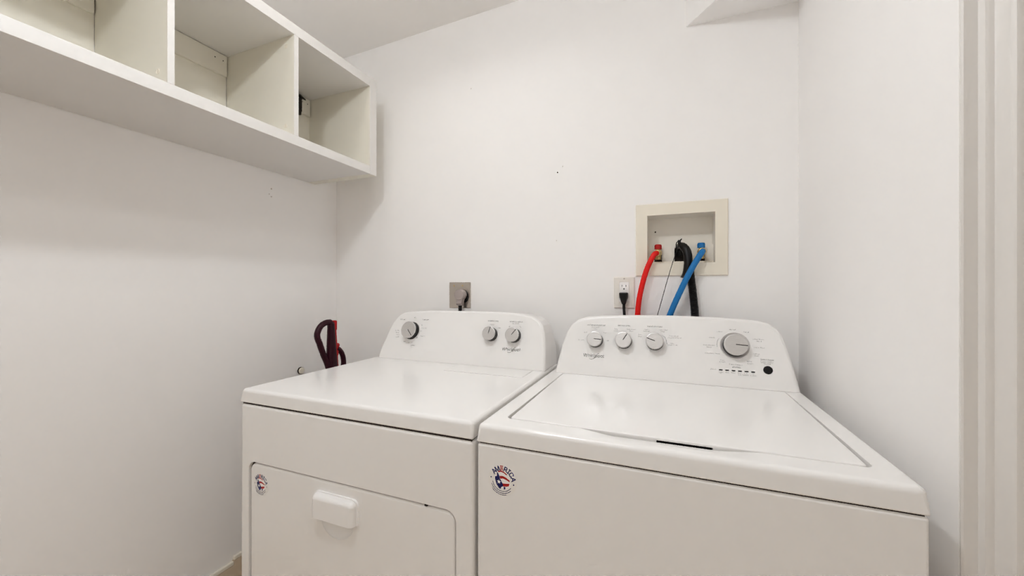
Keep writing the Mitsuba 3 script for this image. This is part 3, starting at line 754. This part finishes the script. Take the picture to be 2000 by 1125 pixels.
obj('cord', tube(spline([(-0.1410, YB - 0.022, pz - 0.025), (-0.1405, YB - 0.023, pz - 0.045), (-0.1390, YB - 0.026, pz - 0.070), (-0.1380, YB - 0.030, 1.02), (-0.1350, YB - 0.034, 0.70)], 10), 0.0048, 14), 'black_matte', PG)
O2 = thing('dryer_outlet', 'square metal dryer outlet plate on the back wall above the dryer', 'outlet')
sp2 = rrect(-0.8840, 1.1060, -0.7790, 1.2180, 0.002)
pm2 = m3.Manifold.batch_hull([man(moved(extrude(sp2, 0.0020), on_front(YB))), man(moved(extrude(sp2.buffer(-0.0012, join_style=2), 0.0032), on_front(YB)))])
obj('cover_plate', pm2, 'steel', O2, False)
obj('receptacle', moved(lathe([(0, 0), (0.0280, 0), (0.0280, 0.004), (0.0255, 0.0060), (0, 0.0060)], 40), on_front(YB - 0.0030) @ frame((-0.8140, 1.1560, 0), (1, 0, 0), (0, 1, 0), (0, 0, 1))), 'black_plastic', O2)
obj('outlet_edge', rbox((-0.7905, YB - 0.0060, 1.1080), (-0.7800, YB - 0.0030, 1.2160), 0.001), 'steel', O2)
for sx, sz in ((-0.8600, 1.2030), (-0.8180, 1.2030)):
    obj('screw', moved(lathe([(0, 0), (0.0034, 0), (0.0030, 0.0010), (0, 0.0016)], 16), on_front(YB - 0.0032) @ frame((sx, sz, 0), (1, 0, 0), (0, 1, 0), (0, 0, 1))), 'brass', O2)
P2 = thing('dryer_plug', 'round grey dryer plug pointing down in the square metal outlet', 'plug')
px, pz2 = -0.8160, 1.1640
pbody = lathe([(0, 0.0), (0.0225, 0.0), (0.0240, 0.006), (0.0240, 0.026), (0.0215, 0.0320), (0, 0.0330)], 40)
obj('plug_body', moved(pbody, on_front(YB - 0.0090) @ frame((px, pz2, 0), (1, 0, 0), (0, 1, 0), (0, 0, 1))), 'grey_plug', P2)
neck = m3.Manifold.batch_hull([rbox((px - 0.0170, YB - 0.0390, pz2 - 0.0150), (px + 0.0170, YB - 0.0110, pz2 - 0.0050), 0.004), rbox((px - 0.0125, YB - 0.0370, pz2 - 0.0460), (px + 0.0105, YB - 0.0140, pz2 - 0.0400), 0.003)])
obj('cord_neck', neck, 'grey_plug', P2)
obj('strain_clamp', rbox((px - 0.0120, YB - 0.0385, pz2 - 0.0405), (px + 0.0080, YB - 0.0150, pz2 - 0.0385), 0.0008), 'black_matte', P2)
obj('cord', tube(spline([(px - 0.0010, YB - 0.026, pz2 - 0.042), (px - 0.0008, YB - 0.026, pz2 - 0.060), (px, YB - 0.030, 1.02), (px + 0.004, YB - 0.032, 0.70)], 10), 0.0072, 14), 'black_matte', P2)

# ------------------------------------------------------------------ upright vacuum cleaner in the gap beside the dryer
V = thing('vacuum_cleaner', 'upright vacuum cleaner with maroon loop handle and red trim beside the left wall', 'vacuum cleaner')
VX = -1.330
obj('grip', tube(spline([(VX, 1.2360, 1.0470), (VX, 1.2133, 1.0468), (VX, 1.1870, 1.0352), (VX, 1.1705, 1.0110), (VX, 1.1690, 0.9900), (VX, 1.1797, 0.9630), (VX, 1.1982, 0.9165), (VX, 1.2170, 0.8760), (VX, 1.2300, 0.8400)], 10), 0.0118, 20), 'maroon_plastic', V, smooth=40)
obj('pole', balls([(VX, 1.2395, 1.0380), (VX, 1.2380, 1.0380), (VX, 1.2330, 0.7600), (VX, 1.2560, 0.7600), (VX, 1.2480, 0.9000), (VX, 1.2350, 0.9000)], [0.0135, 0.0135, 0.020, 0.020, 0.0150, 0.0150], 24), 'maroon_plastic', V, smooth=40)
obj('red_strip', balls([(VX, 1.2550, 1.0380), (VX, 1.2700, 0.8300), (VX, 1.2630, 0.8300)], [0.0078] * 3, 16), 'red_trim', V, smooth=40, label='glossy red strip along the back of the handle')
obj('handle_cap', rbox((VX - 0.0105, 1.2480, 1.0100), (VX + 0.0105, 1.2640, 1.0530), 0.005), 'red_trim', V, smooth=40, label='red end cap at the top of the handle')
obj('cord_hook', balls([(VX, 1.2735, 0.9420), (VX, 1.2700, 0.9050), (VX, 1.2640, 0.9050), (VX, 1.2660, 0.9300)], [0.0070, 0.0070, 0.0060, 0.0060], 16), 'red_trim', V, smooth=40, label='small red cord hook')
obj('hook_knob', balls([(VX, 1.2745, 0.9440)], [0.0088], 20), 'red_trim', V, smooth=True)
obj('hose', tube(spline([(VX, 1.2700, 0.9300), (VX, 1.2810, 0.9240), (VX, 1.2975, 0.9040), (VX, 1.3065, 0.8760), (VX, 1.3070, 0.8400), (VX, 1.3000, 0.7000), (VX, 1.2850, 0.5500)], 10), 0.0108, 18), 'maroon_plastic', V, smooth=40)
obj('canister', balls([(VX, 1.25, 0.78), (VX - 0.05, 1.25, 0.60), (VX + 0.05, 1.25, 0.60), (VX - 0.06, 1.26, 0.22), (VX + 0.06, 1.26, 0.22), (VX, 1.19, 0.40)], [0.03, 0.05, 0.05, 0.06, 0.06, 0.05], 20), 'maroon_plastic', V, smooth=40)
obj('floor_head', balls([(VX - 0.13, 1.17, 0.045), (VX + 0.13, 1.17, 0.045), (VX - 0.13, 1.10, 0.032), (VX + 0.13, 1.10, 0.032), (VX - 0.08, 1.30, 0.060), (VX + 0.08, 1.30, 0.060), (VX, 1.27, 0.16)], [0.035, 0.035, 0.025, 0.025, 0.05, 0.05, 0.05], 20), 'black_plastic', V, smooth=40)
for sx in (-1, 1):
    obj('wheel', moved(lathe([(0, 0), (0.045, 0), (0.050, 0.006), (0.050, 0.020), (0.045, 0.026), (0, 0.026)], 28), frame((VX + sx * 0.075 - 0.013, 1.365, 0.0505), (0, 1, 0), (0, 0, 1), (1, 0, 0))), 'black_matte', V)

# round wall bumper low behind the dryer's edge
WBp = thing('wall_bumper', 'small round cream wall bumper with dark rim on the left wall', 'wall bumper')
FM = frame((XL, 1.264, 0.818), (0, 1, 0), (0, 0, 1), (1, 0, 0))
obj('base', moved(lathe([(0, 0), (0.0155, 0), (0.0152, 0.0065), (0.0145, 0.0075), (0, 0.0075)], 32), FM), 'dark_void', WBp, label='dark rim of the bumper')
obj('cap', moved(lathe([(0, 0.007), (0.0145, 0.007), (0.0142, 0.0085), (0.0120, 0.0105), (0, 0.0112)], 32), FM), 'cream_plastic', WBp)
